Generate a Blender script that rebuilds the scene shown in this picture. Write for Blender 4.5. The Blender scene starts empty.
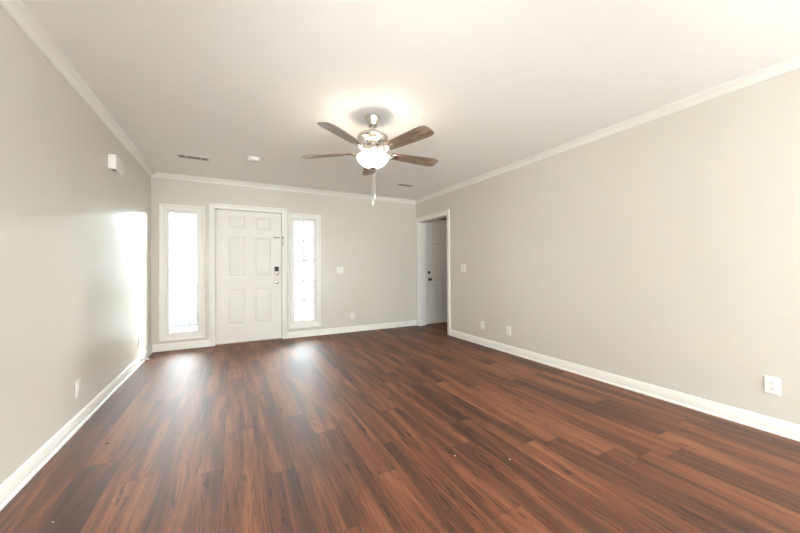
import bpy, bmesh, math, random
from mathutils import Vector, Matrix
random.seed(7)
S = bpy.context.scene
COL = S.collection
PI = math.pi

# ------------------------------------------------------------------ camera
cam_d = bpy.data.cameras.new('camera')
cam_d.sensor_width = 36.0
cam_d.lens = 319.4 * 36.0 / 800.0
cam_d.clip_start = 0.02
cam = bpy.data.objects.new('camera', cam_d)
COL.objects.link(cam)
yaw, pitch, roll = math.radians(27.68), math.radians(0.35), math.radians(-0.35)
F = Vector((math.sin(yaw) * math.cos(pitch), math.cos(yaw) * math.cos(pitch), math.sin(pitch)))
R0 = Vector((math.cos(yaw), -math.sin(yaw), 0))
U0 = R0.cross(F)
Rv = R0 * math.cos(roll) + U0 * math.sin(roll)
Uv = -R0 * math.sin(roll) + U0 * math.cos(roll)
M = Matrix((Rv, Uv, -F)).transposed().to_4x4()
M.translation = Vector((0, 0, 1.12))
cam.matrix_world = M
S.camera = cam

# ------------------------------------------------------------------ world, lights, exposure
S.view_settings.view_transform = 'Standard'
S.view_settings.look = 'None'
S.view_settings.gamma = 1.0
S.view_settings.use_curve_mapping = False
S.view_settings.exposure = 1.06
S.cycles.use_denoising = True
S.cycles.max_bounces = 12
S.cycles.diffuse_bounces = 8
S.cycles.glossy_bounces = 4
S.cycles.sample_clamp_indirect = 6.0
S.cycles.caustics_reflective = False
S.cycles.caustics_refractive = False
w = bpy.data.worlds.new('overcast_sky')
S.world = w
w.use_nodes = True
wn = w.node_tree.nodes['Background']
wn.inputs[0].default_value = (0.88, 0.965, 1.0, 1)
wn.inputs[1].default_value = 12.0

WT = 0.14      # thickness of the right wall
XL, XR, YB, YF, H = -0.981, 3.219, 5.436, -2.6, 2.449   # room: left, right, front-door wall, rear wall, ceiling


def area(name, loc, rot, sx, sy, power, color, portal=False):
    d = bpy.data.lights.new(name, 'AREA')
    d.shape = 'RECTANGLE'
    d.size, d.size_y, d.energy, d.color = sx, sy, power, color
    if portal:
        d.cycles.is_portal = True
    o = bpy.data.objects.new(name, d)
    o.location = loc
    o.rotation_euler = rot
    COL.objects.link(o)
    return o


# daylight portals in the two sidelights and in the added window behind the camera
area('portal_light', (-0.62, YB + 0.13, 1.08), (-PI / 2, 0, 0), 0.38, 1.74, 1, (1, 1, 1), True)
area('portal_light', (1.055, YB + 0.13, 1.09), (-PI / 2, 0, 0), 0.38, 1.74, 1, (1, 1, 1), True)
area('portal_light', (0.925, YF - 0.13, 1.475), (PI / 2, 0, 0), 1.65, 1.35, 1, (1, 1, 1), True)
# hazy low sun in front of the house, raking in through the sidelights on to the left wall
sd_ = bpy.data.lights.new('hazy_sun', 'SUN')
sd_.energy = 18.0
sd_.angle = math.radians(30)
sd_.color = (1.0, 1.0, 0.98)
so_ = bpy.data.objects.new('hazy_sun', sd_)
so_.rotation_euler = Vector((-0.63, -1.0, -0.22)).to_track_quat('-Z', 'Y').to_euler()
COL.objects.link(so_)
# added fill light well behind the camera, unseen, brightening the far end
so2 = area('added_far_fill', (2.6, -2.3, 0.7), (0, 0, 0), 0.9, 0.9, 42, (0.84, 0.955, 1.0))
so2.rotation_euler = Vector((-2.6, 6.0, 1.4)).to_track_quat('-Z', 'Y').to_euler()
# added unseen fill, bounced off the rear wall and ceiling to lift the room
area('added_rear_fill', (-0.3, -1.1, 1.1), (PI + 1.1, 0, 0), 0.8, 0.8, 98, (0.84, 0.955, 1.0))
# the photographer's flash, a hand's width above the lens (it throws the blade shadows)
fl = bpy.data.lights.new('camera_flash', 'SPOT')
fl.energy = 62
fl.color = (0.88, 0.96, 1.0)
fl.shadow_soft_size = 0.05
fl.spot_size = math.radians(86)
fl.spot_blend = 1.0
flo = bpy.data.objects.new('camera_flash', fl)
flo.location = (-0.03, 0.0, 1.39)
flo.rotation_euler = Vector((math.sin(yaw), math.cos(yaw), 0.1)).to_track_quat('-Z', 'Y').to_euler()
COL.objects.link(flo)


# ------------------------------------------------------------------ materials
def new_mat(name):
    m = bpy.data.materials.new(name)
    m.use_nodes = True
    nt = m.node_tree
    return m, nt, nt.nodes['Principled BSDF']


def simple(name, col, rough=0.5, metal=0.0, noise=0.0, nscale=40.0, bump=0.0, bscale=300.0, spec=0.5, emit=None, es=0.0):
    m, nt, b = new_mat(name)
    b.inputs['Roughness'].default_value = rough
    b.inputs['Metallic'].default_value = metal
    b.inputs['Specular IOR Level'].default_value = spec
    tc = nt.nodes.new('ShaderNodeTexCoord')
    nz = nt.nodes.new('ShaderNodeTexNoise')
    nz.inputs['Scale'].default_value = nscale
    nt.links.new(tc.outputs['Object'], nz.inputs['Vector'])
    mix = nt.nodes.new('ShaderNodeMix')
    mix.data_type = 'RGBA'
    mix.inputs[6].default_value = (*[c * (1 - noise) for c in col], 1)
    mix.inputs[7].default_value = (*[min(1, c * (1 + noise)) for c in col], 1)
    nt.links.new(nz.outputs['Fac'], mix.inputs[0])
    nt.links.new(mix.outputs[2], b.inputs['Base Color'])
    if bump:
        n2 = nt.nodes.new('ShaderNodeTexNoise')
        n2.inputs['Scale'].default_value = bscale
        n2.inputs['Detail'].default_value = 4
        nt.links.new(tc.outputs['Object'], n2.inputs['Vector'])
        bp = nt.nodes.new('ShaderNodeBump')
        bp.inputs['Strength'].default_value = bump
        bp.inputs['Distance'].default_value = 0.002
        nt.links.new(n2.outputs['Fac'], bp.inputs['Height'])
        nt.links.new(bp.outputs['Normal'], b.inputs['Normal'])
    if emit:
        b.inputs['Emission Color'].default_value = (*emit, 1)
        b.inputs['Emission Strength'].default_value = es
    return m


M_WALL = simple('greige_eggshell_paint', (0.635, 0.60, 0.54), 0.30, noise=0.015, nscale=3, bump=0.06, bscale=220, spec=0.5)
M_CEIL = simple('flat_white_ceiling_paint', (0.885, 0.89, 0.865), 0.85, noise=0.01, nscale=4, bump=0.15, bscale=180, spec=0.2)
M_TRIM = simple('white_semigloss_trim_paint', (0.80, 0.785, 0.74), 0.4, noise=0.01, nscale=6)
M_DOOR = simple('white_door_paint', (0.80, 0.775, 0.735), 0.5, noise=0.01, nscale=6, bump=0.05, bscale=90)
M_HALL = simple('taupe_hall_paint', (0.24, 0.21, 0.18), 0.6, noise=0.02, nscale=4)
M_PLATE = simple('white_plastic', (0.85, 0.83, 0.80), 0.25, noise=0.005)
M_SLOT = simple('dark_slot', (0.03, 0.025, 0.02), 0.6)
M_NICKEL = simple('brushed_nickel', (0.62, 0.58, 0.53), 0.22, metal=1.0, noise=0.04, nscale=80, bump=0.05, bscale=500)
M_STEEL = simple('dull_grey_metal', (0.30, 0.28, 0.26), 0.5, metal=0.6, noise=0.1)
M_BRONZE = simple('aged_bronze', (0.10, 0.08, 0.06), 0.35, metal=1.0, noise=0.1)
M_BLACK = simple('glossy_black_keypad', (0.012, 0.012, 0.013), 0.5, noise=0.1)
M_DUCT_SHADE = simple('duct_shade_colour', (0.12, 0.105, 0.09), 0.6)  # dark colour stands for the shade inside the duct
M_SLAT = simple('painted_louver', (0.55, 0.52, 0.47), 0.5)
M_FROST = simple('frosted_glass_lit', (0.9, 0.88, 0.84), 0.35, emit=(1.0, 0.88, 0.72), es=4.0)
M_BULB = simple('lit_bulb', (1, 1, 1), 0.3, emit=(1.0, 0.86, 0.68), es=4.0)
M_CONC = simple('porch_concrete', (0.15, 0.147, 0.14), 0.8, noise=0.08, nscale=8)
M_GRASS = simple('sunlit_lawn', (0.115, 0.12, 0.112), 0.9, noise=0.15, nscale=5)
M_SIDING = simple('painted_railing', (0.07, 0.07, 0.068), 0.6)
M_CHIP = simple('white_paint_chip', (0.85, 0.83, 0.8), 0.6)
M_CRUMB = simple('dark_crumb', (0.05, 0.035, 0.025), 0.8)
M_RUBBER = simple('white_rubber', (0.75, 0.75, 0.76), 0.5)
M_THRESH = simple('worn_wood_threshold', (0.30, 0.20, 0.13), 0.5, noise=0.15, nscale=30)

# window glass: clear with a Fresnel sheen
M_GLASS, nt, b = new_mat('clear_pane_glass')
nt.nodes.remove(b)
gl = nt.nodes.new('ShaderNodeBsdfGlossy'); gl.inputs['Roughness'].default_value = 0.02
tr = nt.nodes.new('ShaderNodeBsdfTransparent'); tr.inputs['Color'].default_value = (0.97, 0.985, 0.98, 1)
fr = nt.nodes.new('ShaderNodeFresnel'); fr.inputs['IOR'].default_value = 1.45
mx = nt.nodes.new('ShaderNodeMixShader')
nt.links.new(fr.outputs[0], mx.inputs[0]); nt.links.new(tr.outputs[0], mx.inputs[1]); nt.links.new(gl.outputs[0], mx.inputs[2])
nt.links.new(mx.outputs[0], nt.nodes['Material Output'].inputs['Surface'])


def ramp(nt, stops):
    r = nt.nodes.new('ShaderNodeValToRGB')
    e = r.color_ramp.elements
    e[0].position, e[0].color = stops[0][0], (*stops[0][1], 1)
    e[1].position, e[1].color = stops[1][0], (*stops[1][1], 1)
    for p, c in stops[2:]:
        q = e.new(p); q.color = (*c, 1)
    return r


def math_n(nt, op, a, b=None, c=None):
    n = nt.nodes.new('ShaderNodeMath'); n.operation = op
    for i, v in enumerate((a, b, c)):
        if v is None: continue
        if isinstance(v, (int, float)): n.inputs[i].default_value = v
        else: nt.links.new(v, n.inputs[i])
    return n.outputs[0]


def mixc(nt, fac, a, b, mode='MIX'):
    n = nt.nodes.new('ShaderNodeMix'); n.data_type = 'RGBA'; n.blend_type = mode
    for i, v in ((0, fac), (6, a), (7, b)):
        if isinstance(v, (int, float)): n.inputs[i].default_value = v
        elif isinstance(v, tuple): n.inputs[i].default_value = (*v, 1)
        else: nt.links.new(v, n.inputs[i])
    return n.outputs[2]


def vec_scaled(nt, vec, sc, off=None):
    mp = nt.nodes.new('ShaderNodeMapping'); mp.inputs['Scale'].default_value = sc
    nt.links.new(vec, mp.inputs['Vector'])
    if off is not None: nt.links.new(off, mp.inputs['Location'])
    return mp.outputs[0]


def noise_n(nt, vec, scale, detail=3, rough=0.5, dist=0.0):
    n = nt.nodes.new('ShaderNodeTexNoise')
    n.inputs['Scale'].default_value = scale; n.inputs['Detail'].default_value = detail
    n.inputs['Roughness'].default_value = rough; n.inputs['Distortion'].default_value = dist
    nt.links.new(vec, n.inputs['Vector'])
    return n.outputs['Fac']


# plank floor: per-plank tone and offset come from the mesh colour attribute, plank-local metres from its UVs
M_FLOOR, nt, b = new_mat('hardwood_plank_floor')
tc = nt.nodes.new('ShaderNodeTexCoord')
at = nt.nodes.new('ShaderNodeAttribute'); at.attribute_name = 'plank'
sp = nt.nodes.new('ShaderNodeSeparateColor'); nt.links.new(at.outputs['Color'], sp.inputs[0])
tone, r2, r3 = sp.outputs[0], sp.outputs[1], sp.outputs[2]
cmb = nt.nodes.new('ShaderNodeCombineXYZ')
nt.links.new(math_n(nt, 'MULTIPLY', r2, 37.0), cmb.inputs[0]); nt.links.new(math_n(nt, 'MULTIPLY', r3, 53.0), cmb.inputs[1])
nt.links.new(math_n(nt, 'MULTIPLY', tone, 11.0), cmb.inputs[2])
addv = nt.nodes.new('ShaderNodeVectorMath'); addv.operation = 'ADD'
nt.links.new(tc.outputs['Object'], addv.inputs[0]); nt.links.new(cmb.outputs[0], addv.inputs[1])
V = addv.outputs[0]
band = noise_n(nt, vec_scaled(nt, V, (9, 0.75, 1)), 1.0, 3, 0.5, 0.8)      # broad dark heartwood bands
grain = noise_n(nt, vec_scaled(nt, V, (60, 2.4, 1)), 1.0, 5, 0.65, 1.0)    # long fibres
fine = noise_n(nt, vec_scaled(nt, V, (260, 9, 1)), 1.0, 3, 0.6)
base = ramp(nt, [(0.32, (0.050, 0.016, 0.009)), (0.44, (0.102, 0.033, 0.016)), (0.55, (0.190, 0.063, 0.027)), (0.70, (0.290, 0.113, 0.050))])
f1 = math_n(nt, 'ADD', math_n(nt, 'MULTIPLY', band, 0.72), math_n(nt, 'MULTIPLY', grain, 0.28))
f1 = math_n(nt, 'ADD', f1, math_n(nt, 'MULTIPLY', math_n(nt, 'SUBTRACT', tone, 0.5), 0.17))
nt.links.new(f1, base.inputs[0])
gr = ramp(nt, [(0.28, (0.55, 0.50, 0.47)), (0.52, (1, 1, 1))]); nt.links.new(grain, gr.inputs[0])
c1 = mixc(nt, 0.75, base.outputs[0], gr.outputs[0], 'MULTIPLY')
fg = ramp(nt, [(0.30, (0.80, 0.77, 0.75)), (0.65, (1.08, 1.07, 1.06))]); nt.links.new(fine, fg.inputs[0])
c2 = mixc(nt, 0.7, c1, fg.outputs[0], 'MULTIPLY')
# cracks: thin dark long splits
crk = noise_n(nt, vec_scaled(nt, V, (30, 1.8, 1)), 1.0, 6, 0.68, 2.2)
cm = ramp(nt, [(0.375, (0.14, 0.10, 0.08)), (0.415, (1, 1, 1))]); nt.links.new(crk, cm.inputs[0])
c3 = mixc(nt, 0.9, c2, cm.outputs[0], 'MULTIPLY')
# knots
vo = nt.nodes.new('ShaderNodeTexVoronoi'); vo.feature = 'F1'; vo.inputs['Scale'].default_value = 1.0
nt.links.new(vec_scaled(nt, V, (6, 2.0, 1)), vo.inputs['Vector'])
km = ramp(nt, [(0.03, (0.20, 0.14, 0.11)), (0.11, (1, 1, 1))]); nt.links.new(vo.outputs['Distance'], km.inputs[0])
c4 = mixc(nt, 0.75, c3, km.outputs[0], 'MULTIPLY')
# seams
uv = nt.nodes.new('ShaderNodeUVMap'); uv.uv_map = 'plank_uv'
su = nt.nodes.new('ShaderNodeSeparateXYZ'); nt.links.new(uv.outputs[0], su.inputs[0])
PWID = 0.178
du = math_n(nt, 'MINIMUM', su.outputs[0], math_n(nt, 'SUBTRACT', PWID, su.outputs[0]))
uv2 = nt.nodes.new('ShaderNodeUVMap'); uv2.uv_map = 'plank_end'
sv = nt.nodes.new('ShaderNodeSeparateXYZ'); nt.links.new(uv2.outputs[0], sv.inputs[0])
dv = math_n(nt, 'MINIMUM', sv.outputs[0], sv.outputs[1])
dmin = math_n(nt, 'MINIMUM', du, dv)
sm = nt.nodes.new('ShaderNodeMapRange'); sm.inputs[1].default_value = 0.0004; sm.inputs[2].default_value = 0.0022
nt.links.new(dmin, sm.inputs[0])
sc_ = ramp(nt, [(0.0, (0.42, 0.36, 0.33)), (1.0, (1, 1, 1))]); nt.links.new(sm.outputs[0], sc_.inputs[0])
c5 = mixc(nt, 1.0, c4, sc_.outputs[0], 'MULTIPLY')
nt.links.new(c5, b.inputs['Base Color'])
rr = nt.nodes.new('ShaderNodeMapRange'); rr.inputs[3].default_value = 0.44; rr.inputs[4].default_value = 0.58
nt.links.new(grain, rr.inputs[0]); nt.links.new(rr.outputs[0], b.inputs['Roughness'])
b.inputs['Specular IOR Level'].default_value = 0.6
hgt = math_n(nt, 'ADD', math_n(nt, 'MULTIPLY', grain, 0.5), math_n(nt, 'MULTIPLY', sm.outputs[0], 0.8))
wav = noise_n(nt, vec_scaled(nt, V, (5, 2.0, 1)), 1.0, 2)
hgt = math_n(nt, 'ADD', hgt, math_n(nt, 'MULTIPLY', wav, 1.2))
bp = nt.nodes.new('ShaderNodeBump'); bp.inputs['Strength'].default_value = 0.22; bp.inputs['Distance'].default_value = 0.0015
nt.links.new(hgt, bp.inputs['Height']); nt.links.new(bp.outputs[0], b.inputs['Normal'])

# fan blade wood (grain along local X)
M_BLADE, nt, b = new_mat('weathered_walnut_blade')
tc = nt.nodes.new('ShaderNodeTexCoord')
g1 = noise_n(nt, vec_scaled(nt, tc.outputs['Object'], (2.5, 38, 1)), 1.0, 5, 0.65, 1.4)
r_ = ramp(nt, [(0.30, (0.085, 0.058, 0.042)), (0.5, (0.25, 0.175, 0.125)), (0.68, (0.46, 0.35, 0.26))])
nt.links.new(g1, r_.inputs[0]); nt.links.new(r_.outputs[0], b.inputs['Base Color'])
b.inputs['Roughness'].default_value = 0.42


# ------------------------------------------------------------------ mesh helpers
class MB:
    def __init__(s):
        s.bm = bmesh.new()

    def box(s, x0, x1, y0, y1, z0, z1, bev=0.0, mat=None):
        r = bmesh.ops.create_cube(s.bm, size=1.0)
        vs = r['verts']
        for v in vs:
            v.co = Vector(((x0 + x1) / 2 + v.co.x * (x1 - x0), (y0 + y1) / 2 + v.co.y * (y1 - y0), (z0 + z1) / 2 + v.co.z * (z1 - z0)))
        es = list({e for v in vs for e in v.link_edges})
        if bev:
            r2 = bmesh.ops.bevel(s.bm, geom=es, offset=bev, segments=2, affect='EDGES', profile=0.5)
            vs = list({v for f in r2['faces'] for v in f.verts} | {v for v in vs if v.is_valid})
        if mat is not None:
            for v in vs: v.co = mat @ v.co
        return s

    def lathe(s, prof, n=40, c=(0, 0, 0), axis='Z', close=True):
        """prof: (radius, height) pairs revolved round an axis through c"""
        c = Vector(c); rings = []

        def pt(r, h, a):
            u, v = r * math.cos(a), r * math.sin(a)
            return c + (Vector((u, v, h)) if axis == 'Z' else Vector((u, h, v)) if axis == 'Y' else Vector((h, u, v)))
        for r, h in prof:
            if r < 1e-6:
                rings.append([s.bm.verts.new(pt(0, h, 0))])
            else:
                rings.append([s.bm.verts.new(pt(r, h, 2 * PI * i / n)) for i in range(n)])
        for a, b_ in zip(rings, rings[1:]):
            for i in range(n):
                j = (i + 1) % n
                va = [a[i % len(a)], a[j % len(a)], b_[j % len(b_)], b_[i % len(b_)]]
                va = list(dict.fromkeys(va))
                if len(va) > 2:
                    s.bm.faces.new(va)
        return s

    def tube(s, pts, r, n=8, caps=True):
        pts = [Vector(p) for p in pts]; rings = []
        for i, p in enumerate(pts):
            d = (pts[min(i + 1, len(pts) - 1)] - pts[max(i - 1, 0)]).normalized()
            a = Vector((0, 0, 1)) if abs(d.z) < 0.9 else Vector((1, 0, 0))
            u = d.cross(a).normalized(); v = d.cross(u)
            rr = r[i] if isinstance(r, (list, tuple)) else r
            rings.append([s.bm.verts.new(p + (u * math.cos(2 * PI * k / n) + v * math.sin(2 * PI * k / n)) * rr) for k in range(n)])
        for a, b_ in zip(rings, rings[1:]):
            for i in range(n):
                s.bm.faces.new((a[i], a[(i + 1) % n], b_[(i + 1) % n], b_[i]))
        if caps:
            s.bm.faces.new(rings[0]); s.bm.faces.new(rings[-1])
        return s

    def extrude_profile(s, prof, f0, f1):
        """prof: list of (a, b); f0/f1 map (a, b) to 3-D at each end; closed solid"""
        A = [s.bm.verts.new(f0(*p)) for p in prof]; B = [s.bm.verts.new(f1(*p)) for p in prof]
        n = len(prof)
        for i in range(n):
            s.bm.faces.new((A[i], A[(i + 1) % n], B[(i + 1) % n], B[i]))
        s.bm.faces.new(A); s.bm.faces.new(B)
        return s

    def build(s, name, mat, parent=None, smooth=None, loc=None):
        bmesh.ops.recalc_face_normals(s.bm, faces=s.bm.faces)
        me = bpy.data.meshes.new(name)
        s.bm.to_mesh(me); s.bm.free()
        me.materials.append(mat)
        if smooth is not None:
            for p in me.polygons: p.use_smooth = True
            me.set_sharp_from_angle(angle=math.radians(smooth))
        o = bpy.data.objects.new(name, me)
        COL.objects.link(o)
        if parent is not None: o.parent = parent
        if loc is not None: o.location = loc
        return o


def struct(o):
    o['kind'] = 'structure'
    return o


def tag(o, label, cat, group=None):
    o['label'] = label; o['category'] = cat
    if group: o['group'] = group
    return o


def empty(name, loc, rz=0.0):
    o = bpy.data.objects.new(name, None)
    o.empty_display_size = 0.05
    o.location = loc; o.rotation_euler = (0, 0, rz)
    COL.objects.link(o)
    return o


# ------------------------------------------------------------------ floor: planks, seams where the photo shows them
X0 = 1.02 - 12 * PWID
known = {0.130: 1.88, 0.486: 2.20, 0.664: 1.60, 0.842: 1.865, 1.02: 1.078, 1.198: 1.627, 1.376: 1.875, 1.732: 1.387, 1.91: 1.143,
         2.266: 0.948, -0.048: 2.49}
tones = {(1.02, 0): .8, (1.198, 0): .62, (0.486, 0): .7, (0.664, 0): .35}
bm = bmesh.new()
luv = bm.loops.layers.uv.new('plank_uv'); lend = bm.loops.layers.uv.new('plank_end')
lcol = bm.loops.layers.float_color.new('plank')
LEN = 1.22
fx0, fx1, fy0, fy1 = XL - 0.0, 5.3, YF, YB + 0.045
k = 0
while True:
    x0 = X0 + k * PWID; x1 = x0 + PWID; k += 1
    if x0 >= fx1: break
    if x1 <= fx0: continue
    ph = None
    for kx, ky in known.items():
        if abs(kx - x0) < 0.02: ph = ky
    if ph is None: ph = random.random() * LEN
    y = ph - LEN * math.ceil((ph - fy0) / LEN)
    while y < fy1:
        ya, yb = max(y, fy0), min(y + LEN, fy1)
        t, a_, b_ = random.betavariate(1.6, 1.6), random.random(), random.random()
        xa, xb = max(x0, fx0), min(x1, fx1)
        vs = [bm.verts.new((px, py, 0)) for px, py in ((xa, ya), (xb, ya), (xb, yb), (xa, yb))]
        f = bm.faces.new(vs)
        for l in f.loops:
            l[luv].uv = (l.vert.co.x - x0, l.vert.co.y - y)
            l[lend].uv = (l.vert.co.y - y, y + LEN - l.vert.co.y)
            l[lcol] = (t, a_, b_, 1)
        y += LEN
bmesh.ops.remove_doubles(bm, verts=bm.verts, dist=1e-5)
me = bpy.data.meshes.new('floor'); bm.to_mesh(me); bm.free(); me.materials.append(M_FLOOR)
floor = struct(bpy.data.objects.new('floor', me)); COL.objects.link(floor)
sub = struct(MB().box(XL - 0.15, 5.45, YF - 0.15, YB + 0.05, -0.12, -0.0015).build('floor_slab', M_CONC))

# ------------------------------------------------------------------ ceiling and walls
struct(MB().box(XL - 0.15, XR + WT, YF - 0.15, YB + 0.15, H, H + 0.12).build('ceiling', M_CEIL))
TH = 0.15


def wall_with_holes(name, axis, c0, c1, a0, a1, z0, z1, holes, mat):
    """slab between c0 and c1 on `axis`, spanning a0..a1 along the wall, with rectangular holes (a, a, z, z)"""
    mb = MB()
    ys = sorted({a0, a1} | {h[0] for h in holes} | {h[1] for h in holes})
    for p, q in zip(ys, ys[1:]):
        hs = sorted([h for h in holes if h[0] <= p + 1e-6 and h[1] >= q - 1e-6], key=lambda h: h[2])
        z = z0
        segs = []
        for h in hs:
            if h[2] > z + 1e-6: segs.append((z, h[2]))
            z = h[3]
        if z < z1 - 1e-6: segs.append((z, z1))
        for za, zb in segs:
            if axis == 'Y': mb.box(p, q, c0, c1, za, zb)
            else: mb.box(c0, c1, p, q, za, zb)
    bmesh.ops.remove_doubles(mb.bm, verts=mb.bm.verts, dist=1e-5)
    return struct(mb.build(name, mat))


DX0, DX1, DZ = -0.228, 0.706, 2.022          # front door slab
WL = (-0.828, -0.425, 0.20, 1.965)           # left sidelight rough opening
WR = (0.862, 1.262, 0.215, 1.965)            # right sidelight
wall_with_holes('wall_front', 'Y', YB, YB + TH, XL - TH, XR + WT, 0, H, [WL, (DX0 - 0.02, DX1 + 0.02, 0, DZ + 0.02), WR], M_WALL)
struct(MB().box(XL - TH, XL, YF - TH, YB, 0, H).build('wall_left', M_WALL))
OY0, OY1, OZ = 4.405, 5.345, 2.035           # doorway in the right wall
wall_with_holes('wall_right', 'X', XR, XR + WT, YF - TH, YB, 0, H, [(OY0, OY1, 0, OZ)], M_WALL)
RW = (0.10, 1.75, 0.80, 2.15)
wall_with_holes('wall_rear', 'Y', YF - TH, YF, XL, XR, 0, H, [RW], M_WALL)
# the hall beyond the doorway
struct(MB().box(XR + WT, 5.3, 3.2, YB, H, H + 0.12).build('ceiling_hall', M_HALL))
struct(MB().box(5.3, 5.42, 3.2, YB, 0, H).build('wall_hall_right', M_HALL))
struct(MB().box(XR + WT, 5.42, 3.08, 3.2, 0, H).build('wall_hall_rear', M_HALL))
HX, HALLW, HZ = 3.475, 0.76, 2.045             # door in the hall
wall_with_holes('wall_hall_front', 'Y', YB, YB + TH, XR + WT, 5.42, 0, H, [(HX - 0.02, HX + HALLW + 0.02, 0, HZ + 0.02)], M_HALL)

# ------------------------------------------------------------------ crown moulding, baseboards
CP = 0.060; CD = 0.060
crown_prof = [(0, 0), (CP, 0), (CP, 0.007), (CP - .007, 0.010), (CP - .009, 0.014)]
for i in range(1, 8):
    t = i / 8
    a = t * PI / 2
    crown_prof.append((CP - .009 - (CP - .023) * (math.sin(a) * .55 + t * .45), 0.014 + (CD - .028) * ((1 - math.cos(a)) * .55 + t * .45)))
crown_prof += [(0.014, CD - .014), (0.013, CD - .009), (0.008, CD - .006), (0.007, CD), (0, CD)]


def moulding(name, prof, side, a0, a1, up, mit0=0, mit1=0):
    """prof (out, down/up); side: left/right/front/rear. mit: +1 shorten end by `out` for mitre"""
    def z(b_): return H - b_ if up else b_
    if side == 'left':
        f = lambda s_, m: (lambda a, b_: Vector((XL + a, s_ + m * a, z(b_))))
    elif side == 'right':
        f = lambda s_, m: (lambda a, b_: Vector((XR - a, s_ + m * a, z(b_))))
    elif side == 'front':
        f = lambda s_, m: (lambda a, b_: Vector((s_ + m * a, YB - a, z(b_))))
    else:
        f = lambda s_, m: (lambda a, b_: Vector((s_ + m * a, YF + a, z(b_))))
    return struct(MB().extrude_profile(prof, f(a0, mit0), f(a1, -mit1)).build(name, M_TRIM, smooth=35))


moulding('trim_1', crown_prof, 'left', YF, YB, True, 1, 1)
moulding('trim_2', crown_prof, 'front', XL, XR, True, 1, 1)
moulding('trim_3', crown_prof, 'right', YF, YB, True, 1, 1)
moulding('trim_4', crown_prof, 'rear', XL, XR, True, 1, 1)
base_prof = [(0, 0), (0.020, 0), (0.0205, 0.008), (0.018, 0.015), (0.0135, 0.0185), (0.0125, 0.019), (0.0125, 0.080),
             (0.0105, 0.084), (0.0095, 0.090), (0.006, 0.096), (0.004, 0.100), (0, 0.100)]
CW = 0.072
moulding('baseboard_left', base_prof, 'left', YF, YB, False, 1, 1)
moulding('baseboard_front_1', base_prof, 'front', XL, DX0 - CW, False, 1, 0)
moulding('baseboard_front_2', base_prof, 'front', DX1 + CW + 0.002, XR, False, 0, 1)
moulding('baseboard_right', base_prof, 'right', YF, OY0 - CW, False, 1, 0)
moulding('baseboard_rear', base_prof, 'rear', XL, XR, False, 1, 1)

# casing profile: (across the face from the opening outwards, proud of the wall)
cas_prof = [(0, 0), (0, 0.011), (0.006, 0.013), (0.012, 0.0125), (0.045, 0.0155), (0.052, 0.020), (0.066, 0.020), (0.072, 0.015), (0.072, 0)]


def casing(name, plane, a0, a1, z0, z1, four=False, wid=CW, parent=None):
    """picture-frame casing round the opening a0..a1 x z0..z1; plane maps (along, proud, z) to 3-D"""
    mb = MB()
    k_ = wid / CW
    P = [(u * k_, v) for u, v in cas_prof]
    # left leg
    mb.extrude_profile(P, (lambda u, v: plane(a0 - u, v, (z0 - u) if four else z0)), (lambda u, v: plane(a0 - u, v, z1 + u)))
    mb.extrude_profile(P, (lambda u, v: plane(a1 + u, v, (z0 - u) if four else z0)), (lambda u, v: plane(a1 + u, v, z1 + u)))
    mb.extrude_profile(P, (lambda u, v: plane(a0 - u, v, z1 + u)), (lambda u, v: plane(a1 + u, v, z1 + u)))
    if four:
        mb.extrude_profile(P, (lambda u, v: plane(a0 - u, v, z0 - u)), (lambda u, v: plane(a1 + u, v, z0 - u)))
    return mb.build(name, M_TRIM, parent, smooth=35)


front_plane = lambda a, v, z: Vector((a, YB - v, z))
right_plane = lambda a, v, z: Vector((XR - v, a, z))
hall_plane = lambda a, v, z: Vector((XR + WT + v, a, z))


# ------------------------------------------------------------------ six panel doors
def panel_door(mb, w_, h_, rows, stile, mull, t=0.04):
    """slab with sunken, raised-field panels on the face looking down -Y; origin at the lower left of the face"""
    pw = (w_ - 2 * stile - mull) / 2
    cols = [(stile, stile + pw), (stile + pw + mull, w_ - stile)]
    xs = sorted({0, w_} | {c for q in cols for c in q})
    zs = sorted({0, h_} | {c for q in rows for c in q})
    bm = mb.bm

    def quad(*p):
        bm.faces.new([bm.verts.new(q) for q in p])
    for xa, xb in zip(xs, xs[1:]):
        for za, zb in zip(zs, zs[1:]):
            if (xa, xb) in cols and (za, zb) in rows:
                lv = [(0, 0), (0.003, 0.0), (0.009, 0.010), (0.018, 0.013), (0.024, 0.013), (0.044, 0.003), (0.050, 0.002)]
                for (i0, d0), (i1, d1) in zip(lv, lv[1:]):
                    A = [(xa + i0, d0, za + i0), (xb - i0, d0, za + i0), (xb - i0, d0, zb - i0), (xa + i0, d0, zb - i0)]
                    B = [(xa + i1, d1, za + i1), (xb - i1, d1, za + i1), (xb - i1, d1, zb - i1), (xa + i1, d1, zb - i1)]
                    for q in range(4):
                        quad(A[q], A[(q + 1) % 4], B[(q + 1) % 4], B[q])
                i1, d1 = lv[-1]
                quad((xa + i1, d1, za + i1), (xb - i1, d1, za + i1), (xb - i1, d1, zb - i1), (xa + i1, d1, zb - i1))
            else:
                quad((xa, 0, za), (xb, 0, za), (xb, 0, zb), (xa, 0, zb))
    quad((0, t, 0), (w_, t, 0), (w_, t, h_), (0, t, h_))
    quad((0, 0, 0), (0, t, 0), (0, t, h_), (0, 0, h_)); quad((w_, 0, 0), (w_, t, 0), (w_, t, h_), (w_, 0, h_))
    quad((0, 0, 0), (w_, 0, 0), (w_, t, 0), (0, t, 0)); quad((0, 0, h_), (w_, 0, h_), (w_, t, h_), (0, t, h_))
    bmesh.ops.remove_doubles(bm, verts=bm.verts, dist=1e-5)
    return mb


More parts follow.
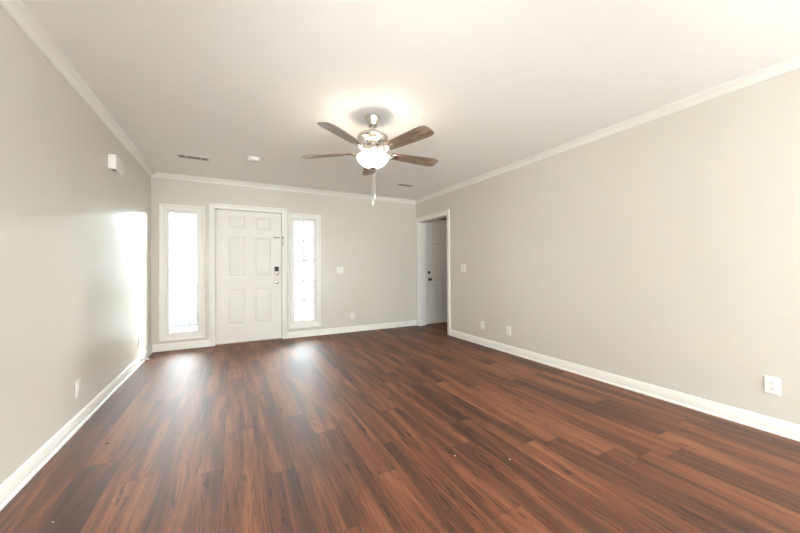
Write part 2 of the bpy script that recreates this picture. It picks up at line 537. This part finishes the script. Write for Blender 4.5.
def add_knob(parent, x, z, mat, name='door_knob', sgn=-1):
    mb = MB().lathe([(0.0, 0), (0.031, 0), (0.032, -0.004), (0.028, -0.010), (0.012, -0.013), (0.011, -0.030), (0.016, -0.036),
                     (0.026, -0.044), (0.0285, -0.054), (0.025, -0.063), (0.012, -0.068), (0, -0.069)], 28, (x, 0, z), 'Y')
    return mb.build(name, mat, parent, smooth=40)


# front door
d1 = empty('door_1', (DX0 + 0.005, YB + 0.020, 0.012)); struct(d1)
FW, FH = DX1 - DX0 - 0.010, DZ - 0.018
panel_door(MB(), FW, FH, [(0.265, 0.81), (0.99, 1.605), (1.72, 1.915)], 0.158, 0.13).build('door_panel', M_DOOR, d1, smooth=20)
add_knob(d1, 0.849, 0.905, M_NICKEL)
# keypad deadbolt
kb = MB().box(0.818, 0.880, -0.022, 0.0, 1.075, 1.150, 0.006).build('deadbolt_keypad', M_BLACK, d1); kb['label'] = 'black keypad of the deadbolt'
mb = MB().lathe([(0, 0), (0.030, 0), (0.031, -0.010), (0.024, -0.020), (0.010, -0.024), (0.0, -0.024)], 28, (0.849, 0, 1.044), 'Y')
mb.box(0.824, 0.874, -0.016, 0.0, 1.048, 1.076, 0.003).box(0.843, 0.855, -0.034, -0.017, 1.022, 1.062, 0.002)
mb.build('deadbolt_thumb_turn', M_NICKEL, d1, smooth=40)
# swing-bar guard: plate on the slab
mb = MB().box(0.800, 0.903, -0.007, 0.0, 1.606, 1.622, 0.002)
for i in range(4): mb.box(0.806 + i * 0.024, 0.816 + i * 0.024, -0.012, -0.006, 1.604, 1.624, 0.002)
mb.build('security_latch', M_STEEL, d1)
for hz in (0.24, 1.01, 1.78):
    MB().lathe([(0, 0), (0.0065, 0), (0.0065, 0.09), (0, 0.09)], 12, (-0.006, -0.010, hz)).build('hinge', M_TRIM, d1, smooth=40)
# frame of the front door: jambs, stop, casing, threshold
f1 = empty('trim_5', (0, 0, 0)); struct(f1)
mb = MB().box(DX0 - 0.02, DX0, YB - 0.001, YB + TH, 0, DZ + 0.02).box(DX1, DX1 + 0.02, YB - 0.001, YB + TH, 0, DZ + 0.02).box(DX0, DX1, YB - 0.001, YB + TH, DZ, DZ + 0.02)
mb.box(DX0, DX0 + 0.012, YB + 0.056, YB + 0.09, 0.02, DZ).box(DX1 - 0.012, DX1, YB + 0.056, YB + 0.09, 0.02, DZ).box(DX0, DX1, YB + 0.056, YB + 0.09, DZ - 0.012, DZ)
mb.build('door_jamb', M_TRIM, f1)
casing('door_casing', front_plane, DX0 - 0.004, DX1 + 0.004, 0.0, DZ + 0.004, parent=f1)
MB().box(DX0, DX1, YB + 0.004, YB + TH, 0.0, 0.011, 0.003).build('threshold', M_THRESH, f1)
mb = MB().box(DX1 + 0.010, DX1 + 0.020, YB - 0.027, YB - 0.012, 1.492, 1.640, 0.002).box(DX1 + 0.003, DX1 + 0.026, YB - 0.030, YB - 0.011, 1.615, 1.645, 0.003)
mb.lathe([(0, 0), (0.007, 0), (0.007, 0.012), (0, 0.012)], 12, (DX1 + 0.015, YB - 0.034, 1.488), 'Y')
mb.build('security_bar', M_STEEL, f1)

# second door in the hall, brightened by an added warm fill light
hl = bpy.data.lights.new('added_hall_fill', 'POINT'); hl.energy = 2.5; hl.color = (1.0, 0.9, 0.78); hl.shadow_soft_size = 0.12
hlo = bpy.data.objects.new('added_hall_fill', hl); hlo.location = (4.3, 4.4, 2.2); COL.objects.link(hlo)
d2 = empty('door_2', (HX, YB + 0.03, 0.030)); struct(d2)
panel_door(MB(), HALLW, 2.012, [(0.23, 0.79), (0.97, 1.585), (1.70, 1.895)], 0.115, 0.115).build('door_panel', M_DOOR, d2, smooth=20)
add_knob(d2, 0.062, 0.865, M_BRONZE)
MB().lathe([(0, 0), (0.030, 0), (0.031, -0.008), (0.026, -0.014), (0.010, -0.016), (0.009, -0.026), (0, -0.026)], 24, (0.055, 0, 1.005), 'Y').build('deadbolt', M_BRONZE, d2, smooth=40)
f2 = empty('trim_6', (0, 0, 0)); struct(f2)

mb = MB().box(HX - 0.02, HX, YB - 0.001, YB + TH, 0, HZ + 0.02).box(HX + HALLW, HX + HALLW + 0.02, YB - 0.001, YB + TH, 0, HZ + 0.02)
mb.box(HX, HX + HALLW, YB - 0.001, YB + TH, HZ, HZ + 0.02)
mb.box(HX, HX + 0.012, YB + 0.074, YB + 0.10, 0.02, HZ).box(HX + HALLW - 0.012, HX + HALLW, YB + 0.074, YB + 0.10, 0.02, HZ).box(HX, HX + HALLW, YB + 0.071, YB + 0.10, HZ - 0.02, HZ)
mb.build('door_jamb', M_TRIM, f2)
casing('door_casing', front_plane, HX - 0.004, HX + HALLW + 0.004, 0.0, HZ + 0.004, parent=f2, wid=0.062)
MB().box(HX, HX + HALLW, YB + 0.0, YB + TH, 0.0, 0.029, 0.004).build('threshold', M_PLATE, f2)

# cased doorway in the right wall
f3 = empty('trim_7', (0, 0, 0)); struct(f3)
JT = 0.016
mb = MB().box(XR - 0.001, XR + WT + 0.001, OY0, OY0 + JT, 0, OZ).box(XR - 0.001, XR + WT + 0.001, OY1 - JT, OY1, 0, OZ).box(XR - 0.001, XR + WT + 0.001, OY0 + JT, OY1 - JT, OZ - JT, OZ)
mb.build('door_jamb', M_TRIM, f3)
casing('door_casing', right_plane, OY0 + 0.004, OY1 - 0.004, 0.0, OZ - 0.004, parent=f3)
casing('door_casing', hall_plane, OY0 + 0.004, OY1 - 0.004, 0.0, OZ - 0.004, parent=f3)


# ------------------------------------------------------------------ windows
def sidelight(name, hole, glass, cols, rows):
    """picture-frame casing, reveal, sash with muntins, one pane of glass per light"""
    x0, x1, z0, z1 = hole
    gx0, gx1, gz0, gz1 = glass
    w0 = empty(name, (0, 0, 0)); struct(w0)
    ca = casing('window_casing', front_plane, x0, x1, z0, z1, four=True, wid=0.072, parent=w0)
    mb = MB()
    T = 0.012
    for (a, b_, c, d) in ((x0, x0 + T, z0, z1), (x1 - T, x1, z0, z1), (x0 + T, x1 - T, z0, z0 + T), (x0 + T, x1 - T, z1 - T, z1)):
        mb.box(a, b_, YB - 0.006, YB + TH, c, d, 0.001)
    mb.build('window_reveal', M_TRIM, w0)
    # sash: four bevelled bars between reveal and glass
    mb = MB()
    for (a, b_, c, d) in ((x0 + T, gx0, z0 + T, z1 - T), (gx1, x1 - T, z0 + T, z1 - T), (gx0, gx1, z0 + T, gz0), (gx0, gx1, gz1, z1 - T)):
        mb.box(a, b_, YB + 0.022, YB + 0.060, c, d, 0.002)
    # glazing bead
    B = 0.007
    for (a, b_, c, d) in ((gx0, gx0 + B, gz0, gz1), (gx1 - B, gx1, gz0, gz1), (gx0 + B, gx1 - B, gz0, gz0 + B), (gx0 + B, gx1 - B, gz1 - B, gz1)):
        mb.box(a, b_, YB + 0.030, YB + 0.052, c, d, 0.002)
    mb.build('window_frame', M_TRIM, w0)
    if cols * rows > 1:
        mb = MB(); mw = 0.013
        for i in range(1, cols):
            x = gx0 + (gx1 - gx0) * i / cols
            mb.box(x - mw, x + mw, YB + 0.032, YB + 0.050, gz0, gz1, 0.003)
        for j in range(1, rows):
            z = gz0 + (gz1 - gz0) * j / rows
            mb.box(gx0, gx1, YB + 0.033, YB + 0.049, z - mw, z + mw, 0.003)
        mb.build('muntin', M_TRIM, w0)
    MB().box(gx0, gx1, YB + 0.0395, YB + 0.0425, gz0, gz1).build('window_pane', M_GLASS, w0)


sidelight('window_1', WL, (-0.790, -0.450, 0.232, 1.930), 1, 1)
sidelight('window_2', WR, (0.895, 1.218, 0.262, 1.925), 2, 5)
# unseen window behind the camera, added and sized to let fill daylight in
w3 = empty('added_window', (0, 0, 0)); struct(w3)
mb = MB()
for (a, b_, c, d) in ((RW[0], RW[0] + .05, RW[2], RW[3]), (RW[1] - .05, RW[1], RW[2], RW[3]), (RW[0], RW[1], RW[2], RW[2] + .05), (RW[0], RW[1], RW[3] - .05, RW[3]),
                      (0.90, 0.95, RW[2], RW[3])):
    mb.box(a, b_, YF - 0.12, YF + 0.01, c, d, 0.003)
mb.build('window_frame', M_TRIM, w3)

# ------------------------------------------------------------------ outside: lawn, porch
struct(MB().box(-30, 30, YB + TH + 0.02, 60, -0.5, -0.30).build('ground', M_GRASS))
mb = MB()
A = [mb.bm.verts.new((-40, 14, -0.31)), mb.bm.verts.new((50, 14, -0.31)), mb.bm.verts.new((50, 26, 5.25)), mb.bm.verts.new((-40, 26, 5.25)), mb.bm.verts.new((50, 60, 5.6)), mb.bm.verts.new((-40, 60, 5.6)), mb.bm.verts.new((50, 60, -0.31)), mb.bm.verts.new((-40, 60, -0.31))]
for q in ((0, 1, 2, 3), (3, 2, 4, 5), (5, 4, 6, 7), (0, 3, 5, 7), (1, 6, 4, 2), (0, 7, 6, 1)): mb.bm.faces.new([A[i] for i in q])
struct(mb.build('sky_blocker_bank', M_GRASS))  # added slope that blocks the low sky and dims the view through the sidelights
struct(MB().box(-3.2, 3.2, YB + TH + 0.01, 7.3, -0.20, -0.03).build('porch_floor', M_CONC))
pr = empty('porch_railing', (0, 7.15, -0.03))
tag(pr, 'pale baluster porch railing seen faintly through the bottom of the left sidelight', 'railing')
MB().box(-2.6, -0.2, -0.025, 0.025, 0.80, 0.86, 0.006).build('top_rail', M_SIDING, pr)
MB().box(-2.6, -0.2, -0.02, 0.02, 0.09, 0.14, 0.004).build('bottom_rail', M_SIDING, pr)
for i in range(21):
    x = -2.55 + i * 0.115
    MB().box(x - 0.016, x + 0.016, -0.016, 0.016, 0.139, 0.801).build('baluster', M_SIDING, pr)
for x in (-2.64, -1.10, -0.16):
    MB().box(x - 0.045, x + 0.045, -0.045, 0.045, 0.0, 0.95, 0.006).build('post', M_SIDING, pr)

# ------------------------------------------------------------------ ceiling fan
FX, FY = 1.093, 2.585
fan = empty('ceiling_fan', (FX, FY, H))
tag(fan, 'brushed nickel five blade ceiling fan with lit frosted bowl light', 'ceiling fan')
MB().lathe([(0, 0), (0.067, 0), (0.068, -0.006), (0.064, -0.018), (0.052, -0.050), (0.046, -0.068), (0.040, -0.080), (0.034, -0.084), (0, -0.084)], 48).build('canopy', M_NICKEL, fan, smooth=40)
MB().lathe([(0, -0.08), (0.0125, -0.08), (0.0125, -0.135), (0, -0.135)], 20).build('downrod', M_NICKEL, fan, smooth=40)
MB().lathe([(0, -0.118), (0.020, -0.118), (0.026, -0.124), (0.030, -0.136), (0.062, -0.141), (0.100, -0.150), (0.126, -0.163), (0.135, -0.178), (0.135, -0.190),
            (0.128, -0.200), (0.090, -0.206), (0.066, -0.210), (0.056, -0.218), (0.054, -0.246), (0.0, -0.246)], 56).build('motor_housing', M_NICKEL, fan, smooth=35)
MB().lathe([(0, -0.246), (0.045, -0.246), (0.045, -0.253), (0.056, -0.255), (0.060, -0.262), (0.060, -0.288), (0.052, -0.296), (0.052, -0.322), (0.058, -0.326), (0.058, -0.334), (0, -0.334)], 48).build('switch_housing', M_NICKEL, fan, smooth=35)
# light kit: fitter cage, three bulbs, glass bowl, finial
mb = MB()
for k in range(3):
    a = math.radians(30 + 120 * k)
    mb.tube([(0.045 * math.cos(a), 0.045 * math.sin(a), -0.326), (0.085 * math.cos(a), 0.085 * math.sin(a), -0.331), (0.128 * math.cos(a), 0.128 * math.sin(a), -0.346)], 0.006)
mb.lathe([(0.006, -0.298), (0.006, -0.462)], 10)
mb.build('light_fitter', M_NICKEL, fan, smooth=40)
bowl_o = [(0.128, -0.340), (0.137, -0.346), (0.139, -0.356), (0.135, -0.374), (0.120, -0.396), (0.096, -0.418), (0.062, -0.437), (0.030, -0.446), (0.010, -0.449)]
bowl_i = [(r_ - 0.004 if r_ > 0.011 else 0.010, z_ + 0.004) for r_, z_ in reversed(bowl_o)]
MB().lathe(bowl_o + bowl_i + [bowl_o[0]], 56).build('glass_bowl', M_FROST, fan, smooth=60)
MB().lathe([(0, -0.446), (0.030, -0.447), (0.032, -0.452), (0.026, -0.460), (0.018, -0.466), (0.012, -0.478), (0.006, -0.486), (0, -0.488)], 28).build('finial', M_NICKEL, fan, smooth=40)
for k in range(3):
    a = math.radians(90 + 120 * k)
    bx, by = 0.066 * math.cos(a), 0.066 * math.sin(a)
    MB().lathe([(0, 0.028), (0.010, 0.026), (0.013, 0.018), (0.017, 0.006), (0.026, -0.010), (0.029, -0.026), (0.022, -0.046), (0, -0.054)], 20, (bx * 0.8, by * 0.8, -0.368)).build('light_bulb', M_BULB, fan, smooth=60)
    d = bpy.data.lights.new('bulb_light', 'POINT'); d.energy = 1.1; d.color = (1.0, 0.80, 0.58); d.shadow_soft_size = 0.03
    o = bpy.data.objects.new('bulb_light', d); o.location = (bx * 1.25, by * 1.25, -0.342); o.parent = fan; COL.objects.link(o)


def blade_mesh():
    """plan outline in local x (outwards) and y, slightly drooped camber, rounded tip"""
    top = [(0.185, 0.050), (0.30, 0.058), (0.45, 0.066), (0.56, 0.070), (0.615, 0.069), (0.642, 0.060), (0.656, 0.042), (0.661, 0.0)]
    out = top + [(x, -y) for x, y in reversed(top[:-1])] + [(0.176, -0.040), (0.172, -0.015), (0.172, 0.015), (0.176, 0.040)]
    mb = MB(); bm = mb.bm
    A = [bm.verts.new((x, y, 0.003)) for x, y in out]; B = [bm.verts.new((x, y, -0.003)) for x, y in out]
    n = len(out)
    bm.faces.new(A); bm.faces.new(B)
    for i in range(n): bm.faces.new((A[i], A[(i + 1) % n], B[(i + 1) % n], B[i]))
    bmesh.ops.bevel(bm, geom=[e for e in bm.edges if all(abs(v.co.z - e.verts[0].co.z) < 1e-6 for v in e.verts)], offset=0.0012, segments=1, affect='EDGES')
    return mb


def iron_mb():
    mb = MB()
    # two curved struts from the motor to an oval plate under the blade root
    for s_ in (-1, 1):
        mb.tube([(0.050, 0.010 * s_, 0.012), (0.085, 0.020 * s_, 0.006), (0.120, 0.030 * s_, -0.010), (0.165, 0.024 * s_, -0.010), (0.200, 0.008 * s_, -0.007)], [0.008, 0.008, 0.007, 0.007, 0.005])
    pl = MB()
    n = 24
    bm = mb.bm
    A = [bm.verts.new((0.212 + 0.050 * math.cos(2 * PI * i / n), 0.030 * math.sin(2 * PI * i / n), -0.0035)) for i in range(n)]
    B = [bm.verts.new((0.212 + 0.046 * math.cos(2 * PI * i / n), 0.026 * math.sin(2 * PI * i / n), -0.0095)) for i in range(n)]
    bm.faces.new(A); bm.faces.new(B)
    for i in range(n): bm.faces.new((A[i], A[(i + 1) % n], B[(i + 1) % n], B[i]))
    pl.bm.free()
    mb.box(0.040, 0.070, -0.016, 0.016, 0.004, 0.022, 0.003)
    return mb


b0 = blade_mesh().build('fan_blade', M_BLADE, fan)
i0 = iron_mb().build('blade_iron', M_NICKEL, b0, smooth=40)
BLZ, BL0, PITCH = -0.312, 71.0, math.radians(-12)
for k in range(5):
    if k == 0: bl = b0
    else:
        bl = b0.copy(); bl.parent = fan; COL.objects.link(bl)
        ii = i0.copy(); ii.parent = bl; COL.objects.link(ii)
    bl.location = (0, 0, BLZ)
    bl.rotation_euler = (Matrix.Rotation(math.radians(BL0 + 72 * k), 3, 'Z') @ Matrix.Rotation(PITCH, 3, 'X')).to_euler()
# pull chains
for (x, y, zb) in ((0.020, 0.004, -0.715), (0.005, 0.016, -0.770)):
    mb = MB().tube([(x * .6, y * .6, -0.452), (x, y, -0.474), (x, y, zb + 0.045)], 0.0008, 6)
    ch = mb.build('pull_chain', M_PLATE, fan)
    MB().lathe([(0, 0.050), (0.003, 0.048), (0.0055, 0.030), (0.006, 0.008), (0.003, 0), (0, 0)], 12, (x, y, zb)).build('chain_fob', M_PLATE, ch, smooth=40)


# ------------------------------------------------------------------ ceiling: registers and smoke detector
def register(x, y, w_, d_, label, sect):
    r = empty('ceiling_vent', (x, y, H)); tag(r, label, 'vent')
    fr_ = 0.018
    mb = MB()
    for (a, b_, c, d) in ((-w_ / 2 - fr_, -w_ / 2, -d_ / 2 - fr_, d_ / 2 + fr_), (w_ / 2, w_ / 2 + fr_, -d_ / 2 - fr_, d_ / 2 + fr_), (-w_ / 2, w_ / 2, -d_ / 2 - fr_, -d_ / 2), (-w_ / 2, w_ / 2, d_ / 2, d_ / 2 + fr_)):
        mb.box(a, b_, c, d, -0.004, 0, 0.0012)
    for i in range(1, sect):
        px = -w_ / 2 + w_ * (0.24 if i == 1 else 0.77) if sect == 3 else 0
        mb.box(px - 0.005, px + 0.005, -d_ / 2, d_ / 2, -0.007, -0.0015)
    mb.build('vent_frame', M_PLATE, r)
    MB().box(-w_ / 2, w_ / 2, -d_ / 2, d_ / 2, -0.0015, 0.0).build('duct_shade_sheet', M_DUCT_SHADE, r)  # flat dark sheet as painted shade; the ceiling behind is solid
    mb = MB()
    for i in range(5):
        yy = -d_ / 2 + d_ * (i + 0.5) / 5
        mt = Matrix.Translation((0, yy, -0.0045)) @ Matrix.Rotation(math.radians(18), 4, 'X')
        mb.box(-w_ / 2, w_ / 2, -0.0045, 0.0045, -0.0005, 0.0005, mat=mt)
    mb.build('louver', M_SLAT, r)


register(-0.405, 4.478, 0.285, 0.085, 'white ceiling vent with three dark slots near the left wall', 3)
register(2.455, 4.470, 0.250, 0.085, 'small ceiling vent with one dark slot behind the fan near the right wall', 1)
sd = empty('smoke_detector', (0.225, 4.19, H)); tag(sd, 'round white smoke detector flush on the ceiling right of the three slot vent', 'smoke detector')
MB().lathe([(0, 0), (0.076, 0), (0.077, -0.006), (0.070, -0.012), (0, -0.012)], 40).build('base_plate', M_PLATE, sd, smooth=40)
MB().lathe([(0.066, -0.012), (0.066, -0.020), (0.058, -0.030), (0.040, -0.035), (0, -0.036)], 40).build('detector_cover', M_PLATE, sd, smooth=40)

# ------------------------------------------------------------------ door chime box on the left wall
ch = empty('door_chime', (XL, 3.825, 2.096)); tag(ch, 'white rectangular door chime box high on the left wall', 'door chime')
MB().box(0, 0.016, -0.096, 0.096, -0.062, 0.062, 0.002).build('back_plate', M_PLATE, ch)
MB().box(0.014, 0.056, -0.100, 0.100, -0.066, 0.066, 0.006).build('chime_cover', M_PLATE, ch)
mb = MB()
for i in range(7): mb.box(0.018 + 0.004 * i, 0.020 + 0.004 * i, -0.085, -0.020, -0.0668, -0.0655)
mb.build('grille', M_SLOT, ch)


# ------------------------------------------------------------------ wall plates
def wall_frame(side, along, z):
    """matrix whose local x runs along the wall, y out of the wall, z up"""
    if side == 'left': return Matrix.Translation((XL, along, z)) @ Matrix.Rotation(-PI / 2, 4, 'Z')
    if side == 'right': return Matrix.Translation((XR, along, z)) @ Matrix.Rotation(PI / 2, 4, 'Z')
    return Matrix.Translation((along, YB, z)) @ Matrix.Rotation(PI, 4, 'Z')


def plate_base(name, side, along, z, label, cat, wid=0.072, hei=0.116):
    e = empty(name, (0, 0, 0)); e.matrix_world = wall_frame(side, along, z); tag(e, label, cat)
    MB().box(-wid / 2, wid / 2, 0, 0.0065, -hei / 2, hei / 2, 0.0022).build('cover_plate', M_PLATE, e)
    return e


def outlet(side, along, z, label):
    e = plate_base('wall_outlet', side, along, z, label, 'outlet')
    for s_ in (-1, 1):
        cz = 0.020 * s_
        rc = MB().lathe([(0, 0.006), (0.0165, 0.006), (0.017, 0.0085), (0, 0.0085)], 24, (0, 0, cz), 'Y').build('socket', M_PLATE, e, smooth=40)
        MB().box(-0.0078, -0.0052, 0.0084, 0.0089, cz - 0.001, cz + 0.008).box(0.0052, 0.0078, 0.0084, 0.0089, cz, cz + 0.007).lathe(
            [(0, 0.0084), (0.0026, 0.0084), (0.0026, 0.0089), (0, 0.0089)], 10, (0, 0, cz - 0.0075), 'Y').build('socket_slots', M_SLOT, rc)
    MB().lathe([(0, 0.006), (0.003, 0.006), (0.0025, 0.0076), (0, 0.0078)], 12, (0, 0, 0), 'Y').build('screw', M_NICKEL, e)
    return e


def switch(side, along, z, label, gangs=2):
    e = plate_base('light_switch', side, along, z, label, 'light switch', 0.072 + 0.046 * (gangs - 1), 0.118)
    for g in range(gangs):
        cx = (g - (gangs - 1) / 2) * 0.046
        MB().box(cx - 0.0165, cx + 0.0165, 0.0055, 0.0075, -0.033, 0.033, 0.0008).build('switch_frame', M_SLAT, e)
        MB().box(cx - 0.015, cx + 0.015, -0.002, 0.004, -0.0315, 0.0315, 0.0015, mat=Matrix.Translation((0, 0.0070, 0)) @ Matrix.Rotation(math.radians(3), 4, 'X')).build('rocker', M_PLATE, e)
    return e


outlet('right', 0.747, 0.317, 'white duplex outlet on the right wall, the large one nearest the viewer')
outlet('right', 3.068, 0.288, 'white duplex outlet low on the right wall, second plate from the doorway')
outlet('front', 1.886, 0.280, 'white duplex outlet low on the front wall right of the gridded sidelight')
outlet('left', 3.096, 0.281, 'white duplex outlet low on the left wall, the nearer one to the viewer')
outlet('left', 4.785, 0.275, 'white duplex outlet low on the left wall close to the plain sidelight')
e = plate_base('blank_cover_plate', 'right', 3.570, 0.287, 'white blank cover plate low on the right wall nearest the doorway', 'cover plate')
for s_ in (-1, 1):
    MB().lathe([(0, 0.006), (0.003, 0.006), (0.0025, 0.0076), (0, 0.0078)], 12, (0, 0, 0.042 * s_), 'Y').build('screw', M_PLATE, e)
switch('right', 3.988, 1.120, 'white double light switch on the right wall beside the open doorway')
switch('front', 1.668, 1.096, 'white double light switch on the front wall right of the gridded sidelight')

# ------------------------------------------------------------------ spring door stop on the left baseboard
ds = empty('door_stop', (XL + 0.0125, 4.79, 0.052)); tag(ds, 'white spring door stop sticking out of the left baseboard near the corner', 'door stop')
MB().lathe([(0, 0), (0.011, 0), (0.011, 0.004), (0.006, 0.006), (0, 0.006)], 20, axis='X').build('mount', M_NICKEL, ds, smooth=40)
pts = [(0.005 + 0.058 * i / 160, 0.0055 * math.cos(i * 2 * PI / 10), 0.0055 * math.sin(i * 2 * PI / 10)) for i in range(161)]
MB().tube(pts, 0.0013, 5).build('spring', M_NICKEL, ds, smooth=60)
MB().lathe([(0, 0.060), (0.009, 0.060), (0.010, 0.064), (0.009, 0.082), (0.006, 0.086), (0, 0.086)], 20, axis='X').build('rubber_tip', M_RUBBER, ds, smooth=40)


# ------------------------------------------------------------------ specks on the floor
def chip(name, x, y, r, mat, label, seed):
    rnd = random.Random(seed)
    mb = MB(); n = 7
    ring = [(r * (0.7 + 0.5 * rnd.random()) * math.cos(2 * PI * i / n), 0.7 * r * (0.7 + 0.5 * rnd.random()) * math.sin(2 * PI * i / n)) for i in range(n)]
    A = [mb.bm.verts.new((a, b_, 0)) for a, b_ in ring]; B = [mb.bm.verts.new((a * .8, b_ * .8, r * 0.35)) for a, b_ in ring]
    mb.bm.faces.new(A); mb.bm.faces.new(B)
    for i in range(n): mb.bm.faces.new((A[i], A[(i + 1) % n], B[(i + 1) % n], B[i]))
    o = mb.build(name, mat, loc=(x, y, 0.0)); tag(o, label, 'speck' if mat is M_CHIP else 'crumb')
    return o


chip('paint_chip', 1.431, 1.364, 0.0052, M_CHIP, 'tiny white paint chip on the dark plank, the rightmost on the floor', 1)
chip('paint_chip', 1.174, 1.544, 0.0040, M_CHIP, 'tiny white paint chip on the reddish plank, middle of the floor', 2)
chip('paint_chip', -0.711, 1.987, 0.0040, M_CHIP, 'tiny white paint chip on the floor near the left baseboard at the bottom left', 3)
chip('floor_crumb', -0.721, 2.717, 0.011, M_CRUMB, 'dark crumb lying on the pale reflection near the left wall', 4)
